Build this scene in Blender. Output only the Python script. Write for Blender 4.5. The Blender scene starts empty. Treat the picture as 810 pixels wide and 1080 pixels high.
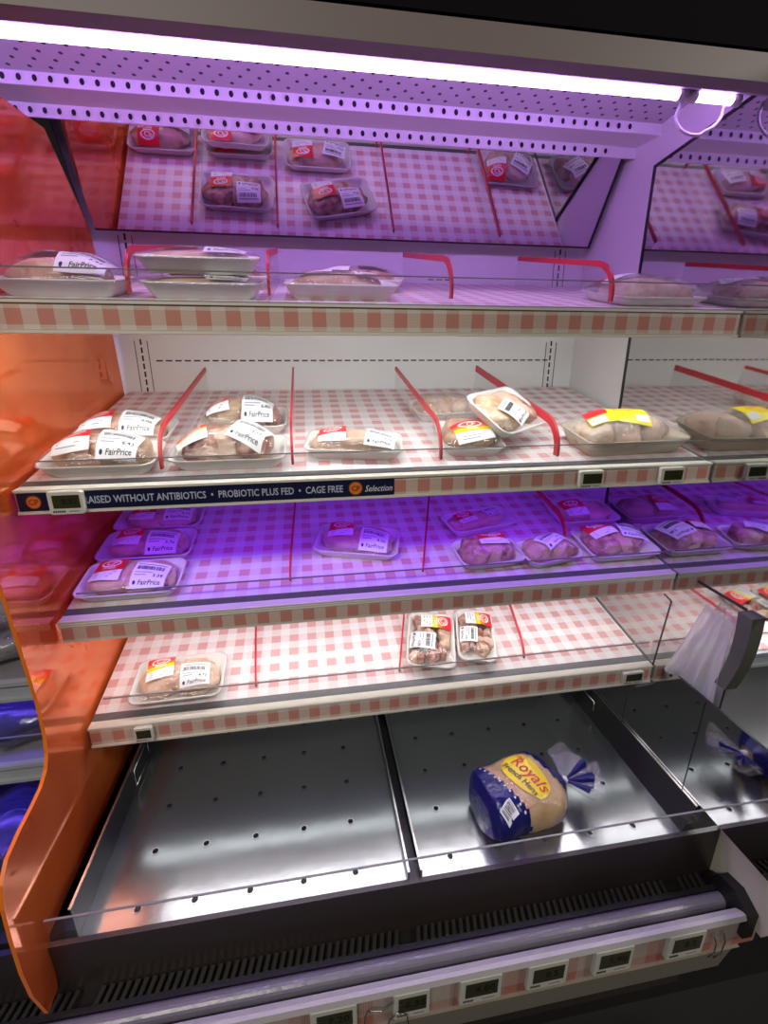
import bpy, bmesh, math, random
from mathutils import Matrix, Vector, noise
from mathutils.bvhtree import BVHTree
random.seed(7)
PI = math.pi
scn = bpy.context.scene
C = scn.collection
R = math.radians

# ------------------------------------------------------------------ materials
MATS = {}
def mat(name, col, rough=.5, metal=0., spec=.5, emit=None, es=0., bump=None, coat=0., sss=0., trans=0.):
    if name in MATS: return MATS[name]
    m = bpy.data.materials.new(name); m.use_nodes = True
    nt = m.node_tree; b = nt.nodes['Principled BSDF']
    b.inputs['Base Color'].default_value = (*col, 1)
    b.inputs['Roughness'].default_value = rough
    b.inputs['Metallic'].default_value = metal
    b.inputs['Specular IOR Level'].default_value = spec
    b.inputs['Coat Weight'].default_value = coat
    if sss:
        b.inputs['Subsurface Weight'].default_value = sss
        b.inputs['Subsurface Radius'].default_value = (.02, .01, .006)
        b.inputs['Subsurface Scale'].default_value = .3
    b.inputs['Transmission Weight'].default_value = trans
    if emit:
        b.inputs['Emission Color'].default_value = (*emit, 1)
        b.inputs['Emission Strength'].default_value = es
    if bump:
        sc, st = bump
        tc = nt.nodes.new('ShaderNodeTexCoord'); n = nt.nodes.new('ShaderNodeTexNoise')
        n.inputs['Scale'].default_value = sc; n.inputs['Detail'].default_value = 3
        bp = nt.nodes.new('ShaderNodeBump'); bp.inputs['Strength'].default_value = st; bp.inputs['Distance'].default_value = .01
        nt.links.new(tc.outputs['Object'], n.inputs['Vector']); nt.links.new(n.outputs['Fac'], bp.inputs['Height'])
        nt.links.new(bp.outputs['Normal'], b.inputs['Normal'])
    MATS[name] = m
    return m

def mnode(nt, op, a, b=None):
    n = nt.nodes.new('ShaderNodeMath'); n.operation = op
    for i, v in enumerate((a, b)):
        if v is None: continue
        if isinstance(v, (int, float)): n.inputs[i].default_value = v
        else: nt.links.new(v, n.inputs[i])
    return n.outputs[0]

def varied(m, c1, c2, scale, lo=.35, hi=.65, detail=4):
    """two-tone blotchy base colour"""
    nt = m.node_tree; b = nt.nodes['Principled BSDF']
    tc = nt.nodes.new('ShaderNodeTexCoord'); n = nt.nodes.new('ShaderNodeTexNoise')
    n.inputs['Scale'].default_value = scale; n.inputs['Detail'].default_value = detail
    r = nt.nodes.new('ShaderNodeValToRGB')
    r.color_ramp.elements[0].position = lo; r.color_ramp.elements[0].color = (*c1, 1)
    r.color_ramp.elements[1].position = hi; r.color_ramp.elements[1].color = (*c2, 1)
    nt.links.new(tc.outputs['Object'], n.inputs['Vector']); nt.links.new(n.outputs['Fac'], r.inputs['Fac'])
    nt.links.new(r.outputs['Color'], b.inputs['Base Color'])
    return m

def gingham(name, vert, white, half, red, period=.0435, off=(0., 0.), weave=.0042, rough=.55):
    m = mat(name, white, rough)
    nt = m.node_tree; b = nt.nodes['Principled BSDF']
    tc = nt.nodes.new('ShaderNodeTexCoord'); s = nt.nodes.new('ShaderNodeSeparateXYZ')
    nt.links.new(tc.outputs['Object'], s.inputs[0])
    u = mnode(nt, 'ADD', s.outputs['X'], off[0] + 50 * period); v = mnode(nt, 'ADD', s.outputs['Z' if vert else 'Y'], off[1] + 50 * period)
    fx = mnode(nt, 'LESS_THAN', mnode(nt, 'FRACT', mnode(nt, 'DIVIDE', u, period)), .5)
    fy = mnode(nt, 'LESS_THAN', mnode(nt, 'FRACT', mnode(nt, 'DIVIDE', v, period)), .5)
    both = mnode(nt, 'MULTIPLY', fx, fy)
    one = mnode(nt, 'MAXIMUM', fx, fy)
    wx = mnode(nt, 'LESS_THAN', mnode(nt, 'FRACT', mnode(nt, 'DIVIDE', mnode(nt, 'ADD', u, v), weave)), .5)
    wy = mnode(nt, 'LESS_THAN', mnode(nt, 'FRACT', mnode(nt, 'DIVIDE', mnode(nt, 'ADD', mnode(nt, 'SUBTRACT', u, v), 30 * weave), weave)), .5)
    dots = mnode(nt, 'ABSOLUTE', mnode(nt, 'SUBTRACT', wx, wy))
    m1 = nt.nodes.new('ShaderNodeMix'); m1.data_type = 'RGBA'
    m1.inputs[6].default_value = (*white, 1); m1.inputs[7].default_value = (*half, 1)
    nt.links.new(mnode(nt, 'MULTIPLY', one, mnode(nt, 'ADD', mnode(nt, 'MULTIPLY', dots, .85), .15)), m1.inputs[0])
    m2 = nt.nodes.new('ShaderNodeMix'); m2.data_type = 'RGBA'
    nt.links.new(m1.outputs[2], m2.inputs[6]); m2.inputs[7].default_value = (*red, 1)
    nt.links.new(both, m2.inputs[0]); nt.links.new(m2.outputs[2], b.inputs['Base Color'])
    return m

def clear(name, tint=(.96, .96, .97), gloss=.9, rough=.06, fres=1.25, base=.03, bump=None, haze=0.):
    """thin clear plastic: see-through with a sheen"""
    m = bpy.data.materials.new(name); m.use_nodes = True
    nt = m.node_tree; nt.nodes.remove(nt.nodes['Principled BSDF']); out = nt.nodes['Material Output']
    t = nt.nodes.new('ShaderNodeBsdfTransparent'); t.inputs[0].default_value = (*tint, 1)
    g = nt.nodes.new('ShaderNodeBsdfGlossy'); g.inputs['Color'].default_value = (gloss, gloss, gloss, 1); g.inputs['Roughness'].default_value = rough
    lw = nt.nodes.new('ShaderNodeLayerWeight'); lw.inputs['Blend'].default_value = .5; fr = mnode(nt, 'MULTIPLY', mnode(nt, 'POWER', lw.outputs['Facing'], 4.), fres)
    mx = nt.nodes.new('ShaderNodeMixShader')
    fac = mnode(nt, 'ADD', fr, base)
    nt.links.new(fac, mx.inputs[0]); 
    first = t.outputs[0]
    if haze:
        d = nt.nodes.new('ShaderNodeBsdfDiffuse'); d.inputs[0].default_value = (.9, .9, .9, 1)
        tl = nt.nodes.new('ShaderNodeBsdfTranslucent'); tl.inputs[0].default_value = (.9, .9, .9, 1)
        ad = nt.nodes.new('ShaderNodeMixShader'); ad.inputs[0].default_value = .4
        nt.links.new(d.outputs[0], ad.inputs[1]); nt.links.new(tl.outputs[0], ad.inputs[2])
        h = nt.nodes.new('ShaderNodeMixShader'); h.inputs[0].default_value = haze
        nt.links.new(t.outputs[0], h.inputs[1]); nt.links.new(ad.outputs[0], h.inputs[2]); first = h.outputs[0]
    nt.links.new(first, mx.inputs[1]); nt.links.new(g.outputs[0], mx.inputs[2]); nt.links.new(mx.outputs[0], out.inputs[0])
    if bump:
        sc, st, stretch = bump
        tc = nt.nodes.new('ShaderNodeTexCoord'); mp = nt.nodes.new('ShaderNodeMapping'); mp.inputs['Scale'].default_value = stretch
        mp.inputs['Rotation'].default_value = (0, 0, .5)
        n = nt.nodes.new('ShaderNodeTexNoise'); n.inputs['Scale'].default_value = sc; n.inputs['Detail'].default_value = 4
        bp = nt.nodes.new('ShaderNodeBump'); bp.inputs['Strength'].default_value = st; bp.inputs['Distance'].default_value = .01
        nt.links.new(tc.outputs['Object'], mp.inputs[0]); nt.links.new(mp.outputs[0], n.inputs['Vector'])
        nt.links.new(n.outputs['Fac'], bp.inputs['Height']); nt.links.new(bp.outputs['Normal'], g.inputs['Normal'])
    MATS[name] = m
    return m

white_paint = mat('white painted steel', (.78, .78, .77), .45)
grey_steel = mat('grey shelf steel', (.30, .30, .30), .45, .3)
cream_rail = mat('cream plastic rail', (.72, .69, .60), .4)
base_cream = mat('cream base panel', (.27, .24, .19), .5)
fascia_m = mat('brown grey fascia', (.19, .155, .145), .5)
header_m = mat('black header', (.006, .005, .007), .9, spec=.1)
black_m = mat('black plastic', (.012, .011, .012), .45)
dark_m = mat('dark slot', (.008, .006, .012), .7)
brown_m = mat('dark brown front panel', (.032, .024, .022), .35)
bumper_m = mat('lilac grey bumper', (.20, .185, .23), .25, bump=(60, .15))
red_m = mat('red divider edge', (.62, .035, .05), .35)
foam_m = mat('white foam tray', (.84, .82, .79), .5)
cream_foam = mat('cream foam tray', (.62, .53, .40), .5)
label_w = mat('white label paper', (.82, .83, .85), .4)
label_r = mat('red label', (.70, .02, .03), .3)
label_o = mat('orange label', (.85, .20, .03), .3)
label_y = mat('yellow label', (.80, .62, .02), .3)
ink_m = mat('black ink', (.02, .02, .03), .5)
ink_g = mat('grey ink', (.25, .27, .32), .5)
ink_r = mat('red ink', (.60, .02, .03), .5)
ink_navy = mat('navy ink', (.02, .02, .10), .5)
banner_m = mat('navy banner', (.008, .011, .045), .3)
banner_t = mat('pale banner lettering', (.50, .54, .66), .4)
emb_o = mat('orange emblem', (.72, .20, .03), .4)
emb_d = mat('dark emblem ring', (.25, .05, .02), .4)
lcd_m = mat('dark green display', (.035, .036, .012), .15)
lcd_ink = mat('display digits', (.008, .009, .004), .4)
tag_m = mat('pale tag casing', (.60, .60, .54), .4)
pink_meat = varied(mat('pale pink chicken', (.7, .45, .35), .3, bump=(60, .25), sss=.15), (.62, .36, .27), (.74, .56, .44), 28)
tan_meat = varied(mat('tan chicken skin', (.7, .45, .3), .3, bump=(80, .35), sss=.15), (.46, .25, .13), (.74, .56, .40), 30)
dark_meat = varied(mat('dark chicken cuts', (.45, .2, .15), .3, bump=(90, .4), sss=.1), (.30, .09, .07), (.66, .42, .33), 45)
hen_meat = varied(mat('hen skin', (.70, .50, .30), .35, bump=(40, .3)), (.50, .31, .16), (.66, .49, .29), 22)
fish_meat = varied(mat('grey fish', (.2, .2, .22), .25, bump=(40, .2)), (.05, .05, .06), (.30, .31, .33), 20)
blue_print = mat('blue printed film', (.010, .011, .12), .22, bump=(45, .35))
pink_dot = mat('pink dots', (.75, .25, .30), .4)
film = clear('cling film', (.99, .99, .99), .9, .07, .40, .03, (16, .6, (1, 3, 1)), .03)
film3 = clear('crumpled film', (.97, .97, .97), .9, .15, .4, .04, (25, .9, (1, 4, 1)), .5)
film2 = clear('loose film', (.97, .97, .97), .9, .10, .5, .06, (25, .9, (1, 4, 1)), .20)
acrylic = clear('clear acrylic', (.985, .985, .99), .9, .03, .35, .015, None, .02)
acr_edge = mat('acrylic cut edge', (.20, .20, .21), .25)
deck_gingham = gingham('gingham liner', False, (.84, .82, .82), (.78, .60, .60), (.68, .37, .37))
rail_gingham = gingham('gingham rail strip', True, (.66, .61, .53), (.57, .35, .28), (.56, .235, .18), off=(0, .0109))
mirror_m = mat('mirror glass', (.58, .53, .61), .015, 1.)
mirror_old = mat('worn mirror', (.63, .63, .62), .035, 1., bump=(5, .02))

def metal_pan():
    m = mat('brushed pan steel', (.36, .38, .395), .24, .88)
    nt = m.node_tree; b = nt.nodes['Principled BSDF']
    tc = nt.nodes.new('ShaderNodeTexCoord'); n = nt.nodes.new('ShaderNodeTexNoise'); n.inputs['Scale'].default_value = 6; n.inputs['Detail'].default_value = 5
    r = nt.nodes.new('ShaderNodeMapRange'); r.inputs[3].default_value = .13; r.inputs[4].default_value = .25
    bp = nt.nodes.new('ShaderNodeBump'); bp.inputs['Strength'].default_value = .11; bp.inputs['Distance'].default_value = .01
    n2 = nt.nodes.new('ShaderNodeTexNoise'); n2.inputs['Scale'].default_value = 8; n2.inputs['Detail'].default_value = 3
    nt.links.new(tc.outputs['Object'], n.inputs['Vector']); nt.links.new(tc.outputs['Object'], n2.inputs['Vector'])
    nt.links.new(n.outputs['Fac'], r.inputs[0]); nt.links.new(r.outputs[0], b.inputs['Roughness'])
    nt.links.new(n2.outputs['Fac'], bp.inputs['Height']); nt.links.new(bp.outputs['Normal'], b.inputs['Normal'])
    return m
pan_m = metal_pan()
pan_dark = mat('dark pan side', (.035, .035, .037), .4, .4)
chrome = mat('bright metal edge', (.62, .62, .60), .25, 1.)

def orange_panel_mat():
    m = bpy.data.materials.new('orange acrylic'); m.use_nodes = True; MATS['orange acrylic'] = m
    nt = m.node_tree; nt.nodes.remove(nt.nodes['Principled BSDF']); out = nt.nodes['Material Output']
    g = nt.nodes.new('ShaderNodeBsdfGlossy'); g.inputs['Color'].default_value = (1., .44, .30, 1); g.inputs['Roughness'].default_value = .07
    d = nt.nodes.new('ShaderNodeBsdfDiffuse')
    tl = nt.nodes.new('ShaderNodeBsdfTransparent'); tl.inputs[0].default_value = (1., .22, .06, 1)
    tc = nt.nodes.new('ShaderNodeTexCoord'); n = nt.nodes.new('ShaderNodeTexNoise'); n.inputs['Scale'].default_value = 5; n.inputs['Detail'].default_value = 6
    nt.links.new(tc.outputs['Object'], n.inputs['Vector'])
    r = nt.nodes.new('ShaderNodeValToRGB'); r.color_ramp.elements[0].position = .35; r.color_ramp.elements[0].color = (.80, .12, .02, 1)
    r.color_ramp.elements[1].position = .68; r.color_ramp.elements[1].color = (1., .24, .05, 1)
    nt.links.new(n.outputs['Fac'], r.inputs[0]); nt.links.new(r.outputs[0], d.inputs[0])
    m1 = nt.nodes.new('ShaderNodeMixShader'); m1.inputs[0].default_value = .60
    nt.links.new(d.outputs[0], m1.inputs[1]); nt.links.new(g.outputs[0], m1.inputs[2])
    m2 = nt.nodes.new('ShaderNodeMixShader'); m2.inputs[0].default_value = .10
    nt.links.new(m1.outputs[0], m2.inputs[1]); nt.links.new(tl.outputs[0], m2.inputs[2])
    nt.links.new(m2.outputs[0], out.inputs[0])
    return m
orange_m = orange_panel_mat()
orange_edge = mat('orange cut edge', (.95, .22, .02), .3, emit=None)

def perforated(name, axes, pitch, radius, col, stagger=True, off=(0, 0)):
    m = mat(name, col, .4)
    nt = m.node_tree; b = nt.nodes['Principled BSDF']
    tc = nt.nodes.new('ShaderNodeTexCoord'); s = nt.nodes.new('ShaderNodeSeparateXYZ'); nt.links.new(tc.outputs['Object'], s.inputs[0])
    u = mnode(nt, 'DIVIDE', mnode(nt, 'ADD', s.outputs[axes[0]], 40 * pitch[0] + off[0]), pitch[0])
    v = mnode(nt, 'DIVIDE', mnode(nt, 'ADD', s.outputs[axes[1]], 40 * pitch[1] + off[1]), pitch[1])
    if stagger: u = mnode(nt, 'ADD', u, mnode(nt, 'MULTIPLY', mnode(nt, 'FRACT', mnode(nt, 'DIVIDE', mnode(nt, 'FLOOR', v), 2.)), 1.))
    du = mnode(nt, 'MULTIPLY', mnode(nt, 'SUBTRACT', mnode(nt, 'FRACT', u), .5), pitch[0])
    dv = mnode(nt, 'MULTIPLY', mnode(nt, 'SUBTRACT', mnode(nt, 'FRACT', v), .5), pitch[1])
    d = mnode(nt, 'SQRT', mnode(nt, 'ADD', mnode(nt, 'MULTIPLY', du, du), mnode(nt, 'MULTIPLY', dv, dv)))
    h = mnode(nt, 'LESS_THAN', d, radius)
    mx = nt.nodes.new('ShaderNodeMix'); mx.data_type = 'RGBA'; mx.inputs[6].default_value = (*col, 1); mx.inputs[7].default_value = (.01, .008, .02, 1)
    nt.links.new(h, mx.inputs[0]); nt.links.new(mx.outputs[2], b.inputs['Base Color'])
    return m
perf_a = perforated('perforated canopy sheet', ('X', 'Y'), (.034, .020), .0036, (.50, .48, .49))

def emitter(name, col, s):
    return mat(name, (.8, .8, .8), .4, emit=col, es=s)
tube_glow = emitter('pink violet tube', (.54, .26, 1.), 34.)
white_glow = emitter('white strip lamp', (.95, 1., 1.), 36.)
violet_glow = emitter('violet strip lamp', (.23, .015, 1.), 27.)
white_dim = emitter('dim white strip lamp', (.97, 1., 1.), 2.4)
white_soft = emitter('soft white strip lamp', (1., .95, .97), 13.)
blue_glow = emitter('blue strip lamp', (.16, .09, 1.), 16.)

# ------------------------------------------------------------------ mesh tools
class MB:
    def __init__(s): s.v = []; s.f = []; s.m = []; s.mats = []; s.sm = []
    def mi(s, m):
        if m not in s.mats: s.mats.append(m)
        return s.mats.index(m)
    def add(s, vs, fs, m, smooth=False, M=None):
        o = len(s.v); k = s.mi(m)
        for p in vs:
            p = Vector(p)
            s.v.append(tuple(M @ p) if M else tuple(p))
        for f in fs:
            s.f.append(tuple(i + o for i in f)); s.m.append(k); s.sm.append(smooth)
        return s
    def box(s, a, b, m, M=None):
        x0, y0, z0 = a; x1, y1, z1 = b
        vs = [(x0, y0, z0), (x1, y0, z0), (x1, y1, z0), (x0, y1, z0), (x0, y0, z1), (x1, y0, z1), (x1, y1, z1), (x0, y1, z1)]
        return s.add(vs, [(0, 3, 2, 1), (4, 5, 6, 7), (0, 1, 5, 4), (1, 2, 6, 5), (2, 3, 7, 6), (3, 0, 4, 7)], m, False, M)
    def prism(s, poly, x0, x1, m, medge=None):
        """poly of (y,z) extruded along x"""
        n = len(poly)
        vs = [(x0, y, z) for y, z in poly] + [(x1, y, z) for y, z in poly]
        s.add(vs, [tuple(range(n)), tuple(range(2 * n - 1, n - 1, -1))], m)
        s.add(vs, [(i, i + n, (i + 1) % n + n, (i + 1) % n) for i in range(n)], medge or m)
        return s
    def sheet(s, poly, x0, x1, t, m):
        """open profile of (y,z) extruded along x with thickness t"""
        pts = [Vector((0, *p)) for p in poly]
        for a, b in zip(pts, pts[1:]):
            d = (b - a).normalized(); nrm = Vector((0, -d.z, d.y)) * t
            q = [a, b, b + nrm, a + nrm]
            s.prism([(p.y, p.z) for p in q], x0, x1, m)
        return s
    def loft(s, rings, m, cap0=True, cap1=True, smooth=True):
        n = len(rings[0]); vs = [p for r in rings for p in r]; fs = []
        for k in range(len(rings) - 1):
            for i in range(n):
                j = (i + 1) % n
                fs.append((k * n + i, k * n + j, (k + 1) * n + j, (k + 1) * n + i))
        if cap0: fs.append(tuple(range(n - 1, -1, -1)))
        if cap1: fs.append(tuple(range((len(rings) - 1) * n, len(rings) * n)))
        return s.add(vs, fs, m, smooth)
    def tube(s, path, r, m, n=8):
        pts = [Vector(p) for p in path]; rings = []
        up = Vector((.13, .21, .97))
        for i, p in enumerate(pts):
            d = (pts[min(i + 1, len(pts) - 1)] - pts[max(i - 1, 0)]).normalized()
            a = d.cross(up).normalized(); b = d.cross(a)
            rings.append([p + r * (math.cos(t) * a + math.sin(t) * b) for t in [2 * PI * k / n for k in range(n)]])
        return s.loft(rings, m)
    def disc(s, c, r, m, n=14, nrm='z', r2=None):
        def pt(a, rr):
            ca, sa = rr * math.cos(a), rr * math.sin(a)
            return (c[0] + ca, c[1] + sa, c[2]) if nrm == 'z' else (c[0] + ca, c[1], c[2] + sa)
        A = [2 * PI * k / n for k in range(n)]
        if nrm == 'y': A = A
        if r2 is None:
            return s.add([pt(a, r) for a in A], [tuple(range(n))], m)
        vs = [pt(a, r) for a in A] + [pt(a, r2) for a in A]
        return s.add(vs, [(i, (i + 1) % n, (i + 1) % n + n, i + n) for i in range(n)], m)
    def grid(s, fn, nu, nv, m, smooth=True):
        vs = [fn(i / nu, j / nv) for j in range(nv + 1) for i in range(nu + 1)]
        fs = [(j * (nu + 1) + i, j * (nu + 1) + i + 1, (j + 1) * (nu + 1) + i + 1, (j + 1) * (nu + 1) + i) for j in range(nv) for i in range(nu)]
        return s.add(vs, fs, m, smooth)
    def text(s, txt, size, m, M, shear=0., align='CENTER', bold=0., fit=None):
        vs, fs = text_geo(txt, size, shear, align, bold)
        if fit:
            xs = [p[0] for p in vs]; k = fit / (max(xs) - min(xs)); c = (max(xs) + min(xs)) / 2
            vs = [((p[0] - c) * k, p[1], p[2]) for p in vs]
        return s.add(vs, fs, m, False, M)
    def mesh(s, name):
        me = bpy.data.meshes.new(name); me.from_pydata(s.v, [], s.f); 
        for m in s.mats: me.materials.append(m)
        me.polygons.foreach_set('material_index', s.m); me.polygons.foreach_set('use_smooth', s.sm); me.update()
        return me
    def build(s, name, parent=None, label=None, cat=None, group=None, kind=None, M=None):
        o = bpy.data.objects.new(name, s.mesh(name)); C.objects.link(o)
        if parent: o.parent = parent
        if M is not None: o.matrix_world = M
        tag(o, label, cat, group, kind)
        return o
_TX = {}
def text_geo(txt, size, shear, align, bold):
    key = (txt, shear, align, bold)
    if key not in _TX:
        cu = bpy.data.curves.new('t', 'FONT'); cu.body = txt; cu.size = 1; cu.shear = shear; cu.align_x = align; cu.align_y = 'CENTER'; cu.offset = bold; cu.resolution_u = 2
        ob = bpy.data.objects.new('t', cu); C.objects.link(ob)
        dg = bpy.context.evaluated_depsgraph_get(); me = ob.evaluated_get(dg).to_mesh()
        _TX[key] = ([tuple(v.co) for v in me.vertices], [tuple(p.vertices) for p in me.polygons])
        ob.evaluated_get(dg).to_mesh_clear()
        bpy.data.objects.remove(ob); bpy.data.curves.remove(cu)
    vs, fs = _TX[key]
    return [(x * size, y * size, 0) for x, y, z in vs], fs
def tag(o, label=None, cat=None, group=None, kind=None):
    if label: o['label'] = label
    if cat: o['category'] = cat
    if group: o['group'] = group
    if kind: o['kind'] = kind
    return o
def thing(name, label, cat, M=None, group=None):
    o = bpy.data.objects.new(name, None); C.objects.link(o); o.empty_display_size = .05
    if M is not None: o.matrix_world = M
    return tag(o, label, cat, group)
T = Matrix.Translation
def Rx(a): return Matrix.Rotation(a, 4, 'X')
def Ry(a): return Matrix.Rotation(a, 4, 'Y')
def Rz(a): return Matrix.Rotation(a, 4, 'Z')
FRONT = Rx(PI / 2)      # text laid in xy turned to face -y

def rrect(w, d, r, n=5):
    pts = []
    for cx, cy, a0 in ((w / 2 - r, d / 2 - r, 0), (-w / 2 + r, d / 2 - r, 90), (-w / 2 + r, -d / 2 + r, 180), (w / 2 - r, -d / 2 + r, 270)):
        for k in range(n + 1):
            a = R(a0 + 90 * k / n); pts.append((cx + r * math.cos(a), cy + r * math.sin(a)))
    return pts

# ------------------------------------------------------------------ the place
W = 1.25
TILT = math.atan(.214)
SH = {'S1': (-.555, 1.590), 'S2': (-.560, 1.313), 'S3': (-.527, 1.060), 'S4': (-.515, .812)}
def sz(s, y): return SH[s][1] + .214 * (y - SH[s][0])
LIN = .0016

# store floor + far dark surroundings
MB().box((-4, -5, -.03), (5, 1.2, 0), mat('dark store floor', (.015, .014, .014), .5)).build('floor', kind='structure')
MB().box((-4, .42, 0), (5, .5, 3.2), mat('dark store wall', (.06, .06, .065), .7)).build('wall_back', kind='structure')
MB().box((-4, -5, 3.2), (5, .5, 3.25), mat('dark ceiling', (.03, .03, .03), .8)).build('ceiling', kind='structure')

# refrigerated case ------------------------------------------------------------------
case = thing('refrigerated_display_case', 'long open front refrigerated meat case with perforated canopy and gingham price rails', 'display case', T((0, 0, 0)))
bp = MB().box((-.9, 0, .30), (2.1, .03, 2.05), white_paint)
back = bp.build('back_panel', case)
for z, xa, xb in ((1.509, .08, 1.17), (1.718, .806, .87)):
    sl = MB()
    x = xa
    while x < xb:
        sl.box((x, -.0012, z), (x + .016, 0, z + .0035), dark_m); x += .0235
    sl.build('slot_row', case, label='row of black slots')
for x0 in (.046, 1.182):
    for z0, z1 in ((1.43, 1.56), (1.71, 1.80), (1.17, 1.27)):
        sl = MB(); z = z0
        while z < z1:
            sl.box((x0, -.0012, z), (x0 + .004, 0, z + .014), dark_m); z += .02
        sl.box((x0 + .017, -.0012, z0), (x0 + .0185, 0, z1), dark_m)
        sl.box((x0 - .014, -.0012, z0), (x0 - .0125, 0, z1), dark_m)
        sl.build('slotted_upright', case, label='black slotted upright')

# white end panel at the right
ep = MB().prism([(0, .62), (0, 2.03), (-.53, 2.03), (-.52, 1.90), (-.30, 1.90), (-.30, .62)], 1.2565, 1.275, white_paint)
ep.build('end_panel', case)
# canopy: fascia, perforated sheet, hole strips
fa = MB().prism([(-.605, 1.902), (-.603, 1.938), (-.585, 1.94), (-.585, 1.915), (-.52, 1.945), (-.465, 2.02), (-.45, 2.016), (-.505, 1.935), (-.575, 1.902)], -.9, 2.0, fascia_m)
fa.build('canopy_fascia', case)
MB().prism([(-.605, 1.941), (-.63, 2.30), (-.55, 2.30), (-.58, 1.941)], -.9, 2.0, header_m).build('header_board', case, label='black header above the fascia')
MB().sheet([(-.452, 2.012), (-.256, 1.996)], -.9, 1.2565, .004, perf_a).build('perforated_sheet', case)
strip1 = MB().sheet([(-.256, 1.996), (-.260, 1.974), (-.174, 1.983), (-.176, 1.960), (-.172, 1.960), (-.168, 1.99), (-.14, 2.03)], -.9, 1.2565, .002, white_paint)
x = -.86
while x < 1.18:
    for yy, zz in ((-.2603, 1.985), (-.1772, 1.971)):
        strip1.add([(x + .0042 * math.cos(a), yy, zz + .0055 * math.sin(a)) for a in [2 * PI * k / 10 for k in range(10)]], [tuple(range(10))], dark_m)
    x += .0258
strip1.build('air_outlet', case)
MB().box((-.9, -.60, 2.035), (2.0, .03, 2.06), fascia_m).build('canopy_top', case)

# base
fp = MB().box((-.9, -.764, .10), (1.262, -.755, .583), brown_m)
fp.build('front_panel', case)
gr = MB()
gr.box((-.9, -.800, .452), (1.262, -.764, .458), black_m)
x = -.85
while x < 1.225:
    if abs((x - .02) % .56) > .03:
        gr.add([(x, -.766, .4702), (x + .007, -.766, .4702), (x + .001, -.794, .4702), (x - .006, -.794, .4702), (x, -.766, .458), (x + .007, -.766, .458), (x + .001, -.794, .458), (x - .006, -.794, .458)],
               [(0, 1, 2, 3), (0, 3, 7, 4), (1, 5, 6, 2), (2, 6, 7, 3), (0, 4, 5, 1)], mat('grille bar', (.032, .028, .028), .4))
    x += .0140
gr.box((-.9, -.804, .452), (1.262, -.794, .475), black_m)
gr.build('air_grille', case, label='black slotted air grille')
bu = MB()
prof = []
for k in range(9):
    a = PI * k / 8
    prof.append((-.817 + .013 * math.cos(a), .468 + .011 * math.sin(a)))
prof += [(-.832, .455), (-.803, .455)]
bu.prism(prof, -.9, 1.238, bumper_m)
bu.build('bumper', case, label='lilac grey bumper strip')
MB().box((-.9, -.856, .40), (1.262, -.835, .462), black_m).build('bumper_channel', case)
MB().prism([(-.764, .459), (-.768, .474), (-.785, .484), (-.80, .512), (-.835, .520), (-.872, .500), (-.872, .44), (-.803, .44)], 1.239, 1.261, black_m).build('end_cap', case, label='black plastic end cap')
MB().prism([(-.757, .46), (-.757, .70), (-.93, .70), (-.93, .56), (-.885, .46)], 1.262, 1.274, mat('cream end piece', (.58, .54, .45), .5)).build('base_end', case)
br = MB()
br.prism([(-.859, .496), (-.867, .498), (-.871, .489), (-.860, .489), (-.858, .40), (-.846, .40), (-.846, .486)], -.9, 1.272, mat('pale ledge', (.48, .46, .47), .35))
br.build('base_rail', case)
gs = MB(); gs.prism([(-.8585, .489), (-.8605, .489), (-.8605, .404), (-.8585, .404)], -.9, 1.285, gingham('faded gingham strip', True, (.46, .38, .34), (.42, .21, .18), (.44, .16, .13), period=.095, off=(0, .0), weave=.009))
gs.build('gingham_strip', case)
lp = MB().prism([(-.866, .404), (-.858, .40), (-.84, .30), (-.80, .30), (-.80, .40)], -.9, 1.25, base_cream)
lp.build('lower_panel', case)
MB().box((-.9, -.74, 0), (1.9, -.70, .30), black_m).build('kick_plate', case)
MB().box((-.9, -.70, .05), (1.9, .03, .52), black_m).build('tank', case)

# fluorescent tube under the canopy
def lamp(x0, x1, label):
    t = thing('fluorescent_tube', label, 'light tube', T(((x0 + x1) / 2, -.497, 1.930)), 'tubes under the canopy')
    h = (x1 - x0) / 2
    MB().tube([(-h + .012, 0, 0), (h - .012, 0, 0)], .0072, tube_glow, 12).build('tube', t)
    for s in (-1, 1): MB().tube([(s * (h - .014), 0, 0), (s * h, 0, 0)], .0095, white_paint, 12).build('end_cap', t)
    c = MB()
    for cx in ((-.718,) if h > .4 else ()):
        c.tube([(cx - .018, -.004, .014), (cx - .008, -.010, .004), (cx + .004, -.011, -.006), (cx + .014, -.004, -.014)], .004, mat('lilac clip', (.55, .5, .6), .4), 6)
    if h > .4: c.build('clip', t)
lamp(-.545, 1.118, 'long glowing pink violet tube running under the canopy')
lamp(1.124, 1.222, 'short glowing violet tube beside the white cable, right end of canopy')
cpts = []
for k in range(17):
    a = PI * (1.05 + 1.0 * k / 16)
    cpts.append((1.168 + .046 * math.cos(a), -.475, 1.915 + (.034 if k < 9 else .030) * math.sin(a) + .010 * (k / 16)))
cb = MB().tube([(1.122, -.49, 1.93)] + cpts + [(1.222, -.49, 1.935)], .0028, white_paint, 8)
cb.build('lamp_cable', None, 'white cable hanging in a loop from the tube by the right end panel', 'cable')

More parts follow.
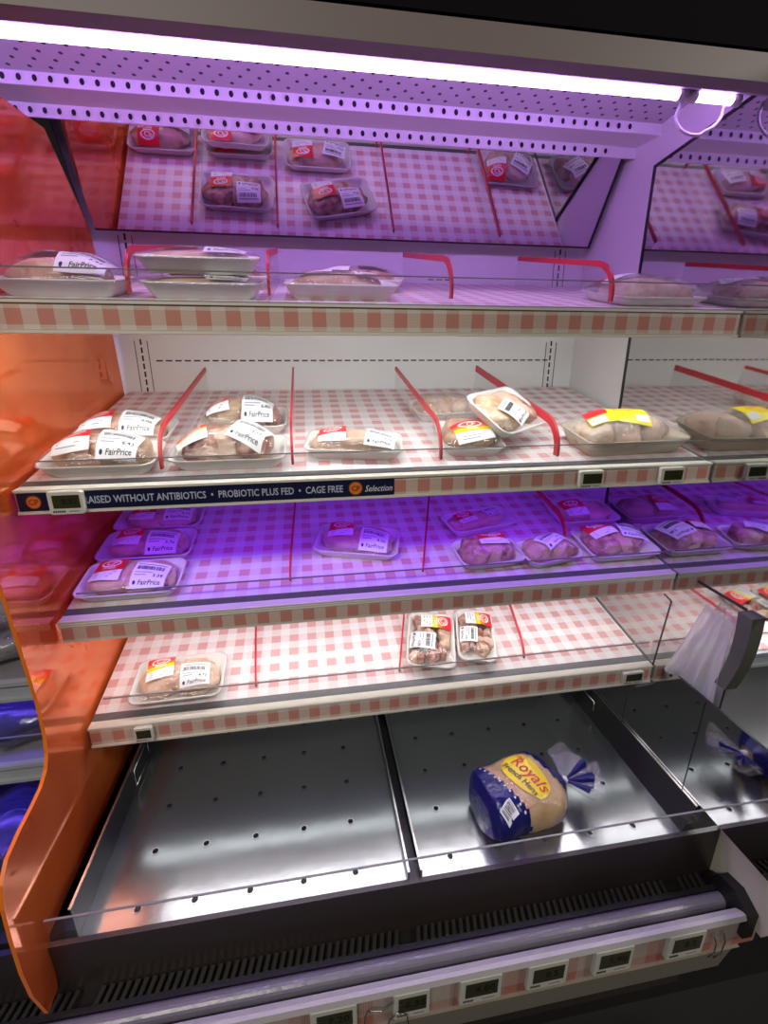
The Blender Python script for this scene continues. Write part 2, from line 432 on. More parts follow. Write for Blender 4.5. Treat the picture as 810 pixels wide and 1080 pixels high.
# mirrors -----------------------------------------------------------------------------
th = R(32); ym, zm = -.05, 1.80
tm = thing('canopy_mirror', 'wide mirror leaning out above the top shelf, showing the trays below', 'mirror', T((0, 0, 0)))
dirv = Vector((0, -math.sin(th), math.cos(th))); nv = Vector((0, -math.cos(th), -math.sin(th)))
a = Vector((0, ym, zm)); b = a + dirv * .235
q = [a, b, b - nv * .006, a - nv * .006]
MB().prism([(p.y, p.z) for p in q], .002, 1.235, mirror_m).build('mirror_glass', tm)
a2 = a - dirv * .002 + nv * .0015
q = [a2, a2 + dirv * .0035, a2 + dirv * .0035 - nv * .012, a2 - nv * .012]
fr = MB().prism([(p.y, p.z) for p in q], .002, 1.24, black_m)
q = [a + nv * .001, b + nv * .001, b - nv * .007, a - nv * .007]
fr.prism([(p.y, p.z) for p in q], 1.235, 1.241, black_m)
fr.build('mirror_edge', tm)

q = [a, b, b - nv * .006, a - nv * .006]
MB().prism([(p.y, p.z) for p in q], -.9, -.014, mirror_m).build('canopy_mirror', None, 'leaning mirror of the section left of the orange panel', 'mirror')
um = thing('side_mirror', 'large mirror on the right end panel, upper sheet reflecting the shelves', 'mirror', T((0, 0, 0)))
outl = [(-.262, .83), (-.262, 1.709), (-.262, 1.915), (-.45, 1.934), (-1.0, 1.985), (-1.0, 1.066), (-.708, 1.062), (-.704, .89), (-.705, .772), (-.262, .772)]
outl = [(-.262, .772), (-.262, 1.915), (-.45, 1.934), (-1.0, 1.985), (-1.0, 1.064), (-.708, 1.062), (-.704, .772)]
MB().prism(outl, 1.2505, 1.2555, mirror_old, black_m).build('mirror_glass', um)
eg = MB()
eg.prism([(-.265, .84), (-.258, .84), (-.258, 1.918), (-.265, 1.918)], 1.2490, 1.2560, black_m)
eg.prism([(-.258, 1.912), (-.45, 1.931), (-.45, 1.937), (-.258, 1.918)], 1.2490, 1.2560, black_m)
eg.prism([(-.45, 1.931), (-1.0, 1.982), (-1.0, 1.988), (-.45, 1.937)], 1.2490, 1.2560, black_m)
eg.prism([(-.595, 1.064), (-.71, 1.060), (-.71, 1.065), (-.595, 1.069)], 1.2490, 1.2560, black_m)
eg.prism([(-.520, .80), (-.524, .80), (-.541, .989), (-.537, .989)], 1.2498, 1.2560, black_m)
eg.prism([(-.515, .994), (-.541, .987), (-.541, .991), (-.515, .998)], 1.2498, 1.2560, black_m)
eg.build('mirror_edge', um)
lm = thing('side_mirror', 'lower mirror sheet on the right beside the bottom pan, reflecting the bagged hens', 'mirror', T((0, 0, 0)))
MB().prism([(-.30, .60), (-.30, .735), (-.40, .755), (-.535, .762), (-.575, .80), (-.64, .872), (-1.0, .872), (-1.0, .649), (-.757, .649), (-.757, .60)], 1.205, 1.210, mirror_old, black_m).build('mirror_glass', lm)
eg = MB()
eg.prism([(-.509, .61), (-.512, .61), (-.515, .765), (-.512, .765)], 1.2042, 1.2052, black_m)
eg.build('mirror_joint', lm); eg = MB()
eg.prism([(-.709, .61), (-.7105, .61), (-.716, .868), (-.7145, .868)], 1.2042, 1.2052, black_m)
eg.build('mirror_joint', lm)
# bent post + peeling film at the front edge of the upper side mirror
po = MB()
rings = []
for k in range(9):
    t = k / 8; z = 1.060 - .165 * t; y = -.708 - .006 * math.sin(t * PI) + .012 * t * t
    w_ = .030 - .006 * t
    rings.append([(1.262, y, z), (1.262, y - w_, z), (1.235, y - w_, z), (1.235, y, z)])
po.loft(rings, mat('grey green post', (.085, .088, .072), .6, spec=.2), smooth=False)
po.build('mirror_edge_post', None, 'grey green bent metal strip at the front edge of the right side mirror', 'metal strip')
pf = MB()
def pf_fn(u, v):
    # u across the folds, v from the top (1) to bottom (0)
    y = -.585 - .118 * (u * .62 + .38 * v * u) - .035 * v
    y = -.615 - .087 * u + (1 - v) * .045 * (1 - u) - v * .025 * (1 - u)
    z = .835 + .205 * v - .012 * u
    f = noise.noise(Vector((u * 9, v * 1.1, 2.))) * 1.3 + .4 * math.sin(u * 30 + 2 * math.sin(v * 3))
    return (1.243 - .010 * f * (1 - .55 * v) - .006, y, z)
pf.grid(pf_fn, 60, 14, film3)
pf.build('plastic_film', None, 'crumpled clear plastic film hanging from the bent strip at the right', 'plastic film')

# orange acrylic side panel -----------------------------------------------------------
oo = [(-.36, 1.918), (-.201, 1.933), (-.063, 1.80), (-.044, 1.725), (-.016, 1.44), (-.016, .60), (-.752, .595), (-.768, .50), (-.815, .505),
      (-.814, .547), (-.819, .62), (-.815, .70), (-.812, .745), (-.806, .785), (-.79, .80), (-.762, .812), (-.71, .822), (-.678, .830), (-.655, .846), (-.644, .868), (-.636, .90), (-.632, .96), (-.636, 1.078), (-.644, 1.212), (-.655, 1.45), (-.66, 1.70), (-.60, 1.86)]
oo = [(-.36, 1.918), (-.201, 1.933), (-.063, 1.80), (-.044, 1.725), (-.016, 1.44), (-.016, .60), (-.752, .595), (-.768, .49), (-.800, .487),
      (-.815, .56), (-.8185, .62), (-.8165, .69), (-.812, .75), (-.803, .785), (-.78, .806), (-.745, .816), (-.705, .822), (-.675, .829), (-.653, .843), (-.641, .865), (-.634, .90), (-.631, .96), (-.637, 1.078), (-.644, 1.212), (-.655, 1.45), (-.66, 1.70), (-.60, 1.86)]
MB().prism(oo, -.012, -.006, orange_m, orange_edge).build('side_divider_panel', None, 'orange translucent acrylic side panel with a wavy front edge', 'side panel')

# shelves -------------------------------------------------------------------------------
def shelf(s, label, glow, liptop, rail_h, ribbed=False, ly=.012, lw=.014):
    yf, zf = SH[s]
    t = thing('display_shelf', label, 'shelf', T((0, yf, zf)), 'sloping shelves of the meat case')
    x0, x1 = .001, 1.2475
    L = -yf - .004
    def P(y, dz=0): return (y, .214 * y + dz)
    d = MB()
    d.prism([P(.004, -.014), P(L, -.014), P(L, 0), P(.004, 0)], x0, x1, white_paint)
    for bx in (x0, x1 - .004):
        d.prism([P(.02, -.034), P(L - .02, -.05), P(L - .02, -.014), P(.02, -.014)], bx, bx + .004, white_paint)
    l = MB()
    d.prism([P(.006, .0), P(.024, .0), P(.024, .0008), P(.006, .0008)], x0, x1, mat('dark shelf channel', (.10, .10, .11), .4))
    l.prism([P(.023, .0), P(L - .002, .0), P(L - .002, LIN), P(.023, LIN)], x0 + .002, x1 - .002, deck_gingham)
    d.build('deck', t)
    l.build('gingham_liner', t)
    r = MB()
    z1 = .0; h = rail_h
    if ribbed:
        for k in range(3):
            r.prism([(-.008, -.0045 * k), (-.0135, -.0015 - .0045 * k), (-.0135, -.0035 - .0045 * k), (-.008, -.0043 - .0045 * k)], x0, x1, cream_rail)
        r.prism([(.004, .001), (-.010, .0), (-.010, -h), (.004, -h)], x0, x1, cream_rail)
    else:
        r.prism([(.006, .001), (-.014, .0), (-.014, -.004), (-.010, -.005), (-.010, -h + .005), (-.014, -h + .004), (-.014, -h), (.006, -h)], x0, x1, cream_rail)
    r.build('price_rail', t)
    g = MB()
    top = -.0145 if ribbed else -.0052
    g.prism([(-.0102, top), (-.0112, top), (-.0112, -h + .0052), (-.0102, -h + .0052)], x0 + .001, x1 - .001, rail_gingham)
    go = g.build('gingham_strip', t)
    c = (top - h + .0052) / 2
    for v in go.data.vertices: v.co.z -= c
    go.location.z = c
    a = MB()
    lo, hi = .0012, liptop
    a.box((.03, .0085, lo), (x1 - .002, .0115, hi), acrylic)
    a.box((.03, .0080, hi), (x1 - .002, .0120, hi + .0016), acr_edge)
    a.build('front_lip', t, label='clear acrylic front lip')
    if glow:
        e = MB(); e.box((.03, ly, -h + .004 + .2 * (ly - .012)), (x1 - .03, ly + lw, -h + .012 + .2 * (ly - .012)), glow)
        e.box((.03, ly - .001, -h + .012 + .2 * (ly - .012)), (x1 - .03, ly + lw + .001, -.012 + .2 * (ly - .012)), white_paint)
        e.build('strip_lamp', t, label='glowing strip lamp under the shelf front')
    return t
shelf('S1', 'top shelf under the leaning mirror, in pink violet light', white_glow, .045, .045)
s2 = shelf('S2', 'second shelf from top, white lit, with navy banner on its rail', violet_glow, .040, .040)
shelf('S3', 'third shelf from top, bathed in deep violet light', white_soft, .042, .045, True, .085, .03)
shelf('S4', 'lowest white lit shelf, just above the steel pans', white_dim, .050, .046, False, .03, .022)

# banner on the second shelf
yf, zf = SH['S2']
bn = thing('shelf_banner', 'navy strip with pale antibiotic free slogan on the second shelf rail', 'banner', T((0, yf - .0118, zf)))
MB().box((.004, -.0012, -.0345), (.609, 0, -.0055), banner_m).build('strip', bn)
tx = MB()
tx.text('RAISED WITHOUT ANTIBIOTICS  \u2022  PROBIOTIC PLUS FED  \u2022  CAGE FREE', .0172, banner_t, T((.309, -.0016, -.0205)) @ FRONT, bold=.012, fit=.418)
tx.build('slogan', bn)
for cx, r_ in ((.027, .0112), (.540, .0125)):
    em = MB()
    em.disc((cx, -.0016, -.020), r_, emb_o, 20, 'y'); em.disc((cx, -.0019, -.020), r_, emb_d, 20, 'y', r_ * .88)
    em.text('CP', .0125, mat('maroon letters', (.22, .02, .01), .4), T((cx, -.0022, -.0204)) @ FRONT, bold=.01)
    em.build('emblem', bn, label='round orange emblem')
t2 = MB().text('Selection', .0160, label_w, T((.581, -.0018, -.022)) @ FRONT, shear=.35, fit=.049)
t2.build('script_word', bn)

# electronic price tags
def price_tag(x, y, z, label, w=.052, h=.034, digits='8.95', tilt=0., lean=0., group=None):
    t = thing('price_tag', label, 'price tag', T((x, y, z)) @ Rx(lean) @ Ry(tilt), group)
    b = MB(); pr = rrect(w, h, .004, 3)
    b.loft([[(px, 0, pz) for px, pz in pr], [(px, -.007, pz) for px, pz in pr], [(px * .96, -.0085, pz * .96) for px, pz in pr]], tag_m, smooth=False)
    b.build('casing', t)
    s = MB(); s.box((-w * .36, -.0092, -h * .22), (w * .40, -.0084, h * .34), lcd_m); s.build('screen', t)
    d = MB(); d.text(digits, h * .34, lcd_ink, T((w * .10, -.0095, h * .06)) @ FRONT, bold=.01)
    d.build('digits', s_par(t))
    n = MB()
    for k in range(6): n.box((-w * .40 + k * .0032, -.0090, -h * .40), (-w * .40 + k * .0032 + .002, -.0084, -h * .32), ink_m)
    n.box((w * .05, -.0090, -h * .38), (w * .34, -.0084, -h * .33), ink_g)
    n.build('printed_line', t)
    return t
def s_par(t): return [c for c in t.children if c.name.startswith('screen')][0]
def tag_on(s, x, label, **k):
    yf, zf = SH[s]; return price_tag(x, yf - .0150 + .0005, zf - .021, label, **k)
tag_on('S2', .078, 'price tag over the left end of the navy banner', w=.052, h=.038)
tag_on('S2', .985, 'price tag on second shelf rail, under the divider beside the yellow labelled tray', w=.050, h=.034)
tag_on('S2', 1.155, 'price tag at the right end of the second shelf rail, under the cream tray', w=.052, h=.034)
tag_on('S4', .105, 'price tag at the left end of the lowest shelf rail', w=.036, h=.034)
tag_on('S4', 1.192, 'price tag at the right end of the lowest shelf rail', w=.054, h=.032)
for i, (x, lb) in enumerate(((.455, 'leftmost price tag of the base rail, left of the wire loop'), (.588, 'second price tag from left on the base rail, right of the wire loop'), (.712, 'third price tag from left on the base rail'),
             (.838, 'third price tag from right on the base rail'), (.968, 'second price tag from right on the base rail'), (1.118, 'rightmost price tag of the base rail, with curled wire beside it'))):
    price_tag(x, -.8615, .452, lb, w=.078 if i != 1 else .064, h=.064, digits=('7.20', '6.35', '4.80', '8.5', '5.90', '8.5')[i])
MB().tube([(.505, -.8725, .41), (.507, -.8735, .455), (.512, -.8735, .47), (.535, -.8725, .458), (.555, -.8725, .475)], .0012, chrome, 6).tube([(.545, -.8725, .408), (.548, -.875, .435), (.562, -.876, .452), (.578, -.875, .44), (.582, -.8745, .412)], .0012, chrome, 6).build('wire_loop', None, 'thin bent wire clip on base rail between the two leftmost tags', 'wire')
MB().tube([(1.170, -.872, .47), (1.178, -.875, .45), (1.178, -.876, .425), (1.170, -.873, .41)], .0013, chrome, 6).tube([(1.190, -.872, .475), (1.197, -.875, .45), (1.194, -.876, .42), (1.183, -.873, .405)], .0013, chrome, 6).build('wire_loop', None, 'curled wire clip on base rail beside the rightmost tag', 'wire')

# dividers --------------------------------------------------------------------------------
def divider(s, p0, p1, label, h=.072, red=True, rs=.010):
    """clear plate from the back p0 (x,y) to the front p1, red strip on its upper edge"""
    b = Vector((p0[0], p0[1], sz(s, p0[1]) + LIN)); f = Vector((p1[0], p1[1], sz(s, p1[1]) + LIN))
    L = (f - b).length
    xa = (f - b).normalized(); ya = Vector((0, -math.sin(TILT), math.cos(TILT))); za = xa.cross(ya).normalized(); ya = za.cross(xa)
    M = Matrix((xa, ya, za)).transposed().to_4x4(); M.translation = b
    t = thing('shelf_divider', label, 'divider', M, 'clear dividers with red top edge')
    prof = [(0, h), (L - .075, h)]
    for k in range(1, 9):
        a = PI / 2 * k / 8; prof.append((L - .075 + .068 * math.sin(a), h * (.12 + .88 * math.cos(a))))
    prof.append((L, 0.0015))
    bt = [(0, .0008), (L, .0008)]
    n = len(prof)
    def plate(poly, hw, m):
        k = len(poly); mb = MB()
        mb.add([(x, y, -hw) for x, y in poly] + [(x, y, hw) for x, y in poly], [tuple(range(k))[::-1], tuple(range(k, 2 * k))] + [(i, (i + 1) % k, (i + 1) % k + k, i + k) for i in range(k)], m)
        return mb
    pl = MB()
    poly = [(0, .0008)] + [(L, .0008)] + prof[::-1][1:]
    pl = plate(poly, .0011, acrylic); pl.build('plate', t)
    if red:
        rm = MB()
        inner = []
        for i, (x, y) in enumerate(prof[:-1]):
            x0, y0 = prof[max(i - 1, 0)]; x1, y1 = prof[min(i + 1, n - 2)]
            d = Vector((x1 - x0, y1 - y0)).normalized(); inner.append((x + d.y * rs, y - d.x * rs))
        k = n - 1
        vs = [(x, y, z) for z in (-.0022, .0022) for x, y in prof[:-1]] + [(x, y, z) for z in (-.0022, .0022) for x, y in inner]
        fs = []
        for i in range(k - 1):
            fs += [(i, i + 1, 2 * k + i + 1, 2 * k + i), (k + i, k + i + 1, 3 * k + i + 1, 3 * k + i), (i, i + 1, k + i + 1, k + i), (2 * k + i, 2 * k + i + 1, 3 * k + i + 1, 3 * k + i)]
        fs += [(0, k, 3 * k, 2 * k), (k - 1, 2 * k - 1, 4 * k - 1, 3 * k - 1)]
        rm.add(vs, fs, red_m); rm.build('red_edge', t)
    return t
divider('S1', (.203, -.10), (.203, -.535), 'red edged divider on the top shelf, between the two leftmost trays')
divider('S1', (.413, -.10), (.413, -.535), 'red edged divider on the top shelf, right of the stacked trays')
divider('S1', (.715, -.10), (.715, -.535), 'red edged divider on the top shelf, left of the empty bay')
divider('S1', (1.012, -.10), (1.012, -.535), 'red edged divider on the top shelf, rightmost, left of the wrapped chicken')
divider('S2', (.212, -.05), (.212, -.535), 'red edged divider on the second shelf, leftmost, right of two trays')
divider('S2', (.433, -.05), (.433, -.535), 'clear divider seen edge on, second shelf, second from left', rs=.004)
divider('S2', (.706, -.05), (.706, -.535), 'red edged divider on the second shelf, left of the propped tray')
divider('S2', (.938, -.04), (.938, -.540), 'thick red edged divider on second shelf, right of the propped tray', rs=.016)
divider('S3', (.425, -.05), (.411, -.48), 'thin divider seen edge on in the violet shelf, left of the lone tray', h=.03, rs=.004)
divider('S3', (.80, -.10), (.688, -.48), 'slanted thin divider in the violet shelf, right of the lone tray', h=.025, rs=.004)
divider('S3', (1.062, -.05), (1.062, -.400), 'red edged divider in the violet shelf, left of the rightmost trays', h=.055)
divider('S4', (.306, -.25), (.322, -.475), 'thin clear divider on the lowest shelf, right of the lone tray', h=.02, rs=.003)
divider('S4', (.694, -.27), (.640, -.475), 'thin divider on the lowest shelf, left of the two small trays', h=.022, rs=.004)
divider('S4', (.985, -.25), (.945, -.475), 'red edged divider on the lowest shelf, right of the two small trays', h=.028, rs=.006)

# tray packs ----------------------------------------------------------------------------------
def blob(mb, c, r, m, seed, rot=0., amp=.22, lim=None):
    bm = bmesh.new(); bmesh.ops.create_icosphere(bm, subdivisions=3, radius=1)
    off = Vector((seed * 3.7, seed * 1.3, seed * 7.1)); vs = []
    ca, sa = math.cos(rot), math.sin(rot)
    bm.verts.ensure_lookup_table()
    for v in bm.verts:
        n = 1 + amp * noise.noise(v.co * 1.6 + off) + amp * .4 * noise.noise(v.co * 4 + off)
        p = v.co * n; p = Vector((p.x * r[0], p.y * r[1], max(p.z * r[2], -r[2] * .6)))
        q = [c[0] + p.x * ca - p.y * sa, c[1] + p.x * sa + p.y * ca, c[2] + p.z]
        if lim: q[2] = min(q[2], lim(q[0], q[1]) + .0012 * noise.noise(v.co * 5 + off))
        vs.append(tuple(q))
    fs = [tuple(v.index for v in f.verts) for f in bm.faces]; bm.free()
    mb.add(vs, fs, m, True)
def drape(mb, bvh, off, cut=None):
    if cut:
        bm = bmesh.new(); vs = [bm.verts.new(p) for p in mb.v]; lay = bm.faces.layers.int.new('k')
        for f, k, q in zip(mb.f, mb.m, mb.sm):
            try: fc = bm.faces.new([vs[i] for i in f])
            except ValueError: continue
            fc.material_index = k; fc.smooth = q
        bmesh.ops.triangulate(bm, faces=bm.faces[:])
        for _ in range(4):
            ee = [e for e in bm.edges if e.calc_length() > cut]
            if not ee: break
            bmesh.ops.subdivide_edges(bm, edges=ee, cuts=1)
            bmesh.ops.triangulate(bm, faces=[f for f in bm.faces if len(f.verts) > 3])
        bm.verts.index_update()
        mb.v = [tuple(v.co) for v in bm.verts]; mb.f = [tuple(v.index for v in f.verts) for f in bm.faces]
        mb.m = [f.material_index for f in bm.faces]; mb.sm = [False] * len(mb.f); bm.free()
    out = []
    for p in mb.v:
        h = bvh.ray_cast(Vector((p[0], p[1], 1)), Vector((0, 0, -1)))
        z = h[0].z if h[0] is not None else .018
        out.append((p[0], p[1], z + off + p[2]))
    mb.v = out
def brand_label(w, h, style, M):
    """red over white paper label with an oval mark; flat in xy, then draped"""
    mb = MB()
    top = {'red': label_r, 'orange': label_o}.get(style, label_r)
    def strip(y0, y1, m, n=4):
        mb.grid(lambda u, v: M @ Vector((-w / 2 + w * u, y0 + (y1 - y0) * v, 0)), 8, n, m, False)
    strip(-h / 2, -h * .12, label_w, 4)
    if style == 'orange':
        strip(-h * .12, h * .05, label_y, 2); strip(h * .05, h * .2, label_o, 2); strip(h * .2, h / 2, label_r, 3)
    else:
        strip(-h * .12, h / 2, top, 6)
    lift = T((0, 0, .0005))
    # oval ring
    n = 20; c = (0, h * .22)
    def ov(rx, ry): return [tuple(M @ Vector((c[0] + rx * math.cos(2 * PI * k / n), c[1] + ry * math.sin(2 * PI * k / n), .0005))) for k in range(n)]
    vs = ov(w * .34, h * .17) + ov(w * .28, h * .125)
    mb.add(vs, [(i, (i + 1) % n, (i + 1) % n + n, i + n) for i in range(n)], label_w)
    mb.text('CP', h * .26, label_w, M @ T((0, h * .215, .0006)), .2, bold=.01)
    mb.text('Fresh', h * .17, label_w, M @ T((0, h * .0, .0006)), .2, bold=.01)
    for k in range(3):
        y = -h * (.22 + .09 * k)
        mb.add([M @ Vector(p) for p in ((-w * .38, y, .0006), (w * (.35 - .1 * k), y, .0006), (w * (.35 - .1 * k), y + h * .025, .0006), (-w * .38, y + h * .025, .0006))], [(0, 1, 2, 3)], ink_g)
    return mb
def price_label(w, h, M, price):
    mb = MB()
    mb.grid(lambda u, v: M @ Vector((-w / 2 + w * u, -h / 2 + h * v, 0)), 10, 10, label_w, False)
    def rect(x0, y0, x1, y1, m):
        n = max(1, int((x1 - x0) / (w / 8)))
        mb.grid(lambda u, v: M @ Vector((x0 + (x1 - x0) * u, y0 + (y1 - y0) * v, .0005)), n, 2, m, False)
    rect(-w * .42, h * .36, w * .40, h * .40, ink_g)
    rnd = random.Random(int(price * 100)); x = -w * .40
    while x < w * .34:
        bw = rnd.choice((.0007, .0012, .0018)); rect(x, h * .12, x + bw, h * .30, ink_m); x += bw + rnd.choice((.0008, .0013))
    rect(-w * .42, -h * .02, w * .1, h * .01, ink_g); rect(-w * .42, -h * .12, -w * .08, -h * .09, ink_g)
    mb.text('%.2f' % price, h * .17, ink_m, M @ T((w * .27, -h * .13, .0006)), bold=.012)
    mb.text('FairPrice', h * .185, ink_m, M @ T((w * .06, -h * .36, .0006)), .15, bold=.008)
    n = 12
    mb.add([tuple(M @ Vector((-w * .37 + .0026 * math.cos(2 * PI * k / n), -h * .36 + .0036 * math.sin(2 * PI * k / n), .0006))) for k in range(n)], [tuple(range(n))], ink_navy)
    return mb

def inside(c, size, lab, rot, ax):
    a = abs(math.cos(R(rot))); b = abs(math.sin(R(rot)))
    half = (lab[ax] * a + lab[1 - ax] * b) / 2
    m = max(0, size / 2 - half - .003)
    return max(-m, min(m, c))
pack_no = [0]
def tray_pack(s, x, y, w, d, rot, label, group=None, meat='breast', dome=.020, rim=.024, brand=(-.25, .1, 0.), price=(.22, -.05, 0.), bs=(.056, .066), ps=(.062, .062), style='red', lift=0., lean=(0, 0), foam=None, M=None, wrap=None):
    pack_no[0] += 1; k = pack_no[0]
    if M is None:
        M = T((x, y, sz(s, y) + LIN + .0004 + lift)) @ Rx(TILT) @ Rz(R(rot)) @ Rx(lean[0]) @ Ry(lean[1])
    t = thing('meat_tray_pack', label, 'meat pack', M, group)
    fm = foam or foam_m
    tr = MB(); r0 = .016
    def ring(w_, d_, z, r): return [(px, py, z) for px, py in rrect(w_, d_, r)]
    tr.loft([ring(w - .034, d - .034, 0, r0), ring(w - .022, d - .022, rim * .35, r0), ring(w - .006, d - .006, rim * .9, .02), ring(w, d, rim - .001, .021), ring(w - .002, d - .002, rim + .0012, .021),
             ring(w - .009, d - .009, rim, .018), ring(w - .018, d - .018, rim * .5, .016), ring(w - .036, d - .036, .0035, .014)], fm)
    tr.build('tray', t)
    # film
    fl = MB(); rings = [ring(w + .0006, d + .0006, rim * .75, .021), ring(w + .0004, d + .0004, rim + .0016, .021)]
    def dz(q, px, py): return dome * (1 - q ** 2.5) * (1 + .12 * noise.noise(Vector((px * 22, py * 22, k * 1.7))))
    for q in (.93, .84, .74, .62, .48, .34, .2, .08):
        base = ring(w * q, d * q, 0, max(.02 * q, .002))
        rings.append([(px, py, rim + .0018 + dz(q, px, py)) for px, py, _ in base])
    fl.loft(rings, wrap or film, cap0=False)
    bv = BVHTree.FromPolygons([Vector(p) for p in fl.v], fl.f)
    # meat
    mt = MB(); top = rim + dome
    rnd = random.Random(k * 31)
    def lim(px, py):
        q = max(abs(px) / (w / 2), abs(py) / (d / 2)); return rim + dome * max(0, 1 - q ** 2.5) * .9 - .002
    def B(px, py, rx, ry, m, sd, a=0., amp=.25, zc=.46, zr=.62):
        blob(mt, (px * w, py * d, top * zc), (rx * w, ry * d, top * zr), m, k * 3 + sd, a, amp, lim)
    if meat == 'breast':
        B(-.15, .02, .27, .36, pink_meat, 1, rnd.uniform(-.5, .5)); B(.17, -.03, .26, .37, pink_meat, 2, rnd.uniform(-.5, .5)); B(.33, .02, .09, .26, tan_meat, 3, .2, .3, .42, .5)
    elif meat == 'fillet':
        B(-.02, 0, .40, .30, pink_meat, 1, .06, .25); B(-.30, .06, .13, .26, tan_meat, 2, .3, .3, .42, .5)
    elif meat == 'thigh':
        B(-.19, .02, .24, .36, tan_meat, 1, .4, .3); B(.10, .05, .26, .36, pink_meat, 2, -.3, .3); B(.30, -.04, .12, .32, dark_meat, 3, .2, .35, .44, .55)
    elif meat == 'dark':
        B(-.20, .0, .23, .37, dark_meat, 1, .3, .32); B(.13, .02, .27, .37, dark_meat, 2, -.4, .3); B(.02, -.1, .16, .24, pink_meat, 3, .3, .3)
    elif meat == 'pieces':
        for i in range(22):
            px = (rnd.random() - .5) * .76; py = (rnd.random() - .5) * .70
            blob(mt, (px * w, py * d, top * .45), (rnd.uniform(.012, .019), rnd.uniform(.009, .014), top * rnd.uniform(.4, .6)), rnd.choice((dark_meat, dark_meat, tan_meat, pink_meat)), k + i, rnd.random() * 3, .4, lim)
    elif meat == 'wing':
        for i in range(6):
            B(-.33 + i * .13, (i % 2 - .5) * .2, .12, .32, pink_meat if i % 3 else tan_meat, i, .6 - i * .3, .35, .42, .52)
    mt.build('meat', t)
    fl.build('cling_film', t, label='clear stretched film')
    if brand:
        lb = brand_label(bs[0], bs[1], style, T((inside(brand[0] * w, w, bs, brand[2], 0), inside(brand[1] * d, d, bs, brand[2], 1), 0)) @ Rz(R(brand[2])))
        drape(lb, bv, .0006); lb.build('brand_label', t, label='red and white brand label' if style == 'red' else 'red orange and white brand label')
    if price:
        lb = price_label(ps[0], ps[1], T((inside(price[0] * w, w, ps, price[2], 0), inside(price[1] * d, d, ps, price[2], 1), 0)) @ Rz(R(price[2])), 3.1 + (k * 0.37) % 4)
        drape(lb, bv, .0006); lb.build('price_label', t, label='white barcode price label')
    return t, bv

# top shelf
tray_pack('S1', .100, -.478, .184, .112, 0, 'chicken tray at the left end of the top shelf, beside the orange panel', brand=(-.16, .26, 0), price=(.22, -.3, -3), meat='fillet', dome=.034, ps=(.07, .06))
tray_pack('S1', .310, -.478, .186, .112, 0, 'lower tray of the two stacked at the front of the top shelf', brand=(-.2, .3, 0), price=(.22, -.2, -6), meat='fillet', dome=.008)
tray_pack('S1', .306, -.474, .186, .112, 2, 'upper tray of the two stacked at the front of the top shelf', lift=.0355, lean=(0, 0), brand=(-.2, .2, 0), price=(.22, -.12, 0), meat='fillet', dome=.012)
tray_pack('S1', .305, -.280, .198, .135, 2, 'tray on the top shelf behind the stacked pair, seen in the leaning mirror', meat='dark', brand=(-.2, -.1, 0), price=(.17, .2, -3), dome=.022)
tray_pack('S1', .532, -.448, .196, .122, 0, 'single front tray in the middle of the top shelf', meat='fillet', brand=(-.22, .05, 0), price=(.25, .0, 10), dome=.018)
tray_pack('S1', .582, -.275, .196, .140, -14, 'slightly turned tray behind the middle tray of the top shelf, seen in the mirror', meat='dark', brand=(-.2, -.1, 0), price=(.14, .2, 0), dome=.02)
tray_pack('S1', 1.125, -.450, .190, .150, 4, 'loosely wrapped chicken at the right end of the top shelf', meat='thigh', brand=(-.25, .3, 0), price=(.18, .1, 24), dome=.034, rim=.016, wrap=film2)
# second shelf
tray_pack('S2', .110, -.366, .180, .122, 0, 'rear chicken tray at left end of second shelf, behind its twin', meat='breast', dome=.034, brand=(-.22, -.12, 4), price=(.20, -.25, -2))
tray_pack('S2', .112, -.488, .186, .116, 0, 'front chicken tray at left end of second shelf, above the banner emblem', meat='breast', brand=(-.2, -.1, 8), price=(.20, -.25, -2), dome=.038)
tray_pack('S2', .330, -.305, .180, .130, 0, 'rear chicken tray between first two dividers of the second shelf', meat='thigh', brand=(-.28, -.15, 10), price=(.18, -.25, -2), dome=.044, bs=(.046, .056))
tray_pack('S2', .322, -.478, .200, .120, 0, 'front tray with browned chicken between first two dividers, second shelf', meat='dark', brand=(-.30, -.15, 14), price=(.2, -.25, -22), dome=.046, bs=(.052, .05), style='orange')
tray_pack('S2', .550, -.462, .186, .104, -9, 'single pale fillet tray in the middle of the second shelf', meat='fillet', brand=(-.22, -.1, 3), price=(.27, -.3, -6), dome=.022, bs=(.052, .056), ps=(.056, .052))
tray_pack('S2', .790, -.250, .165, .120, 4, 'loosely wrapped tray at the back, behind the propped tray, second shelf', meat='wing', brand=None, price=None, dome=.026, wrap=film2)
tray_pack('S2', .785, -.440, .160, .126, 84, 'chicken tray with orange label lying under the propped tray, second shelf', meat='thigh', brand=(-.26, .02, -78), price=None, dome=.03, bs=(.075, .058), style='orange')
M = T((.862, -.435, 1.393)) @ Rz(R(38)) @ Rx(R(34)) @ Ry(R(-6))
tray_pack('S2', 0, 0, .165, .125, 0, 'tray propped at an angle against the red divider, second shelf', meat='thigh', brand=None, price=(-.12, -.16, 22), dome=.016, ps=(.046, .058), M=M)
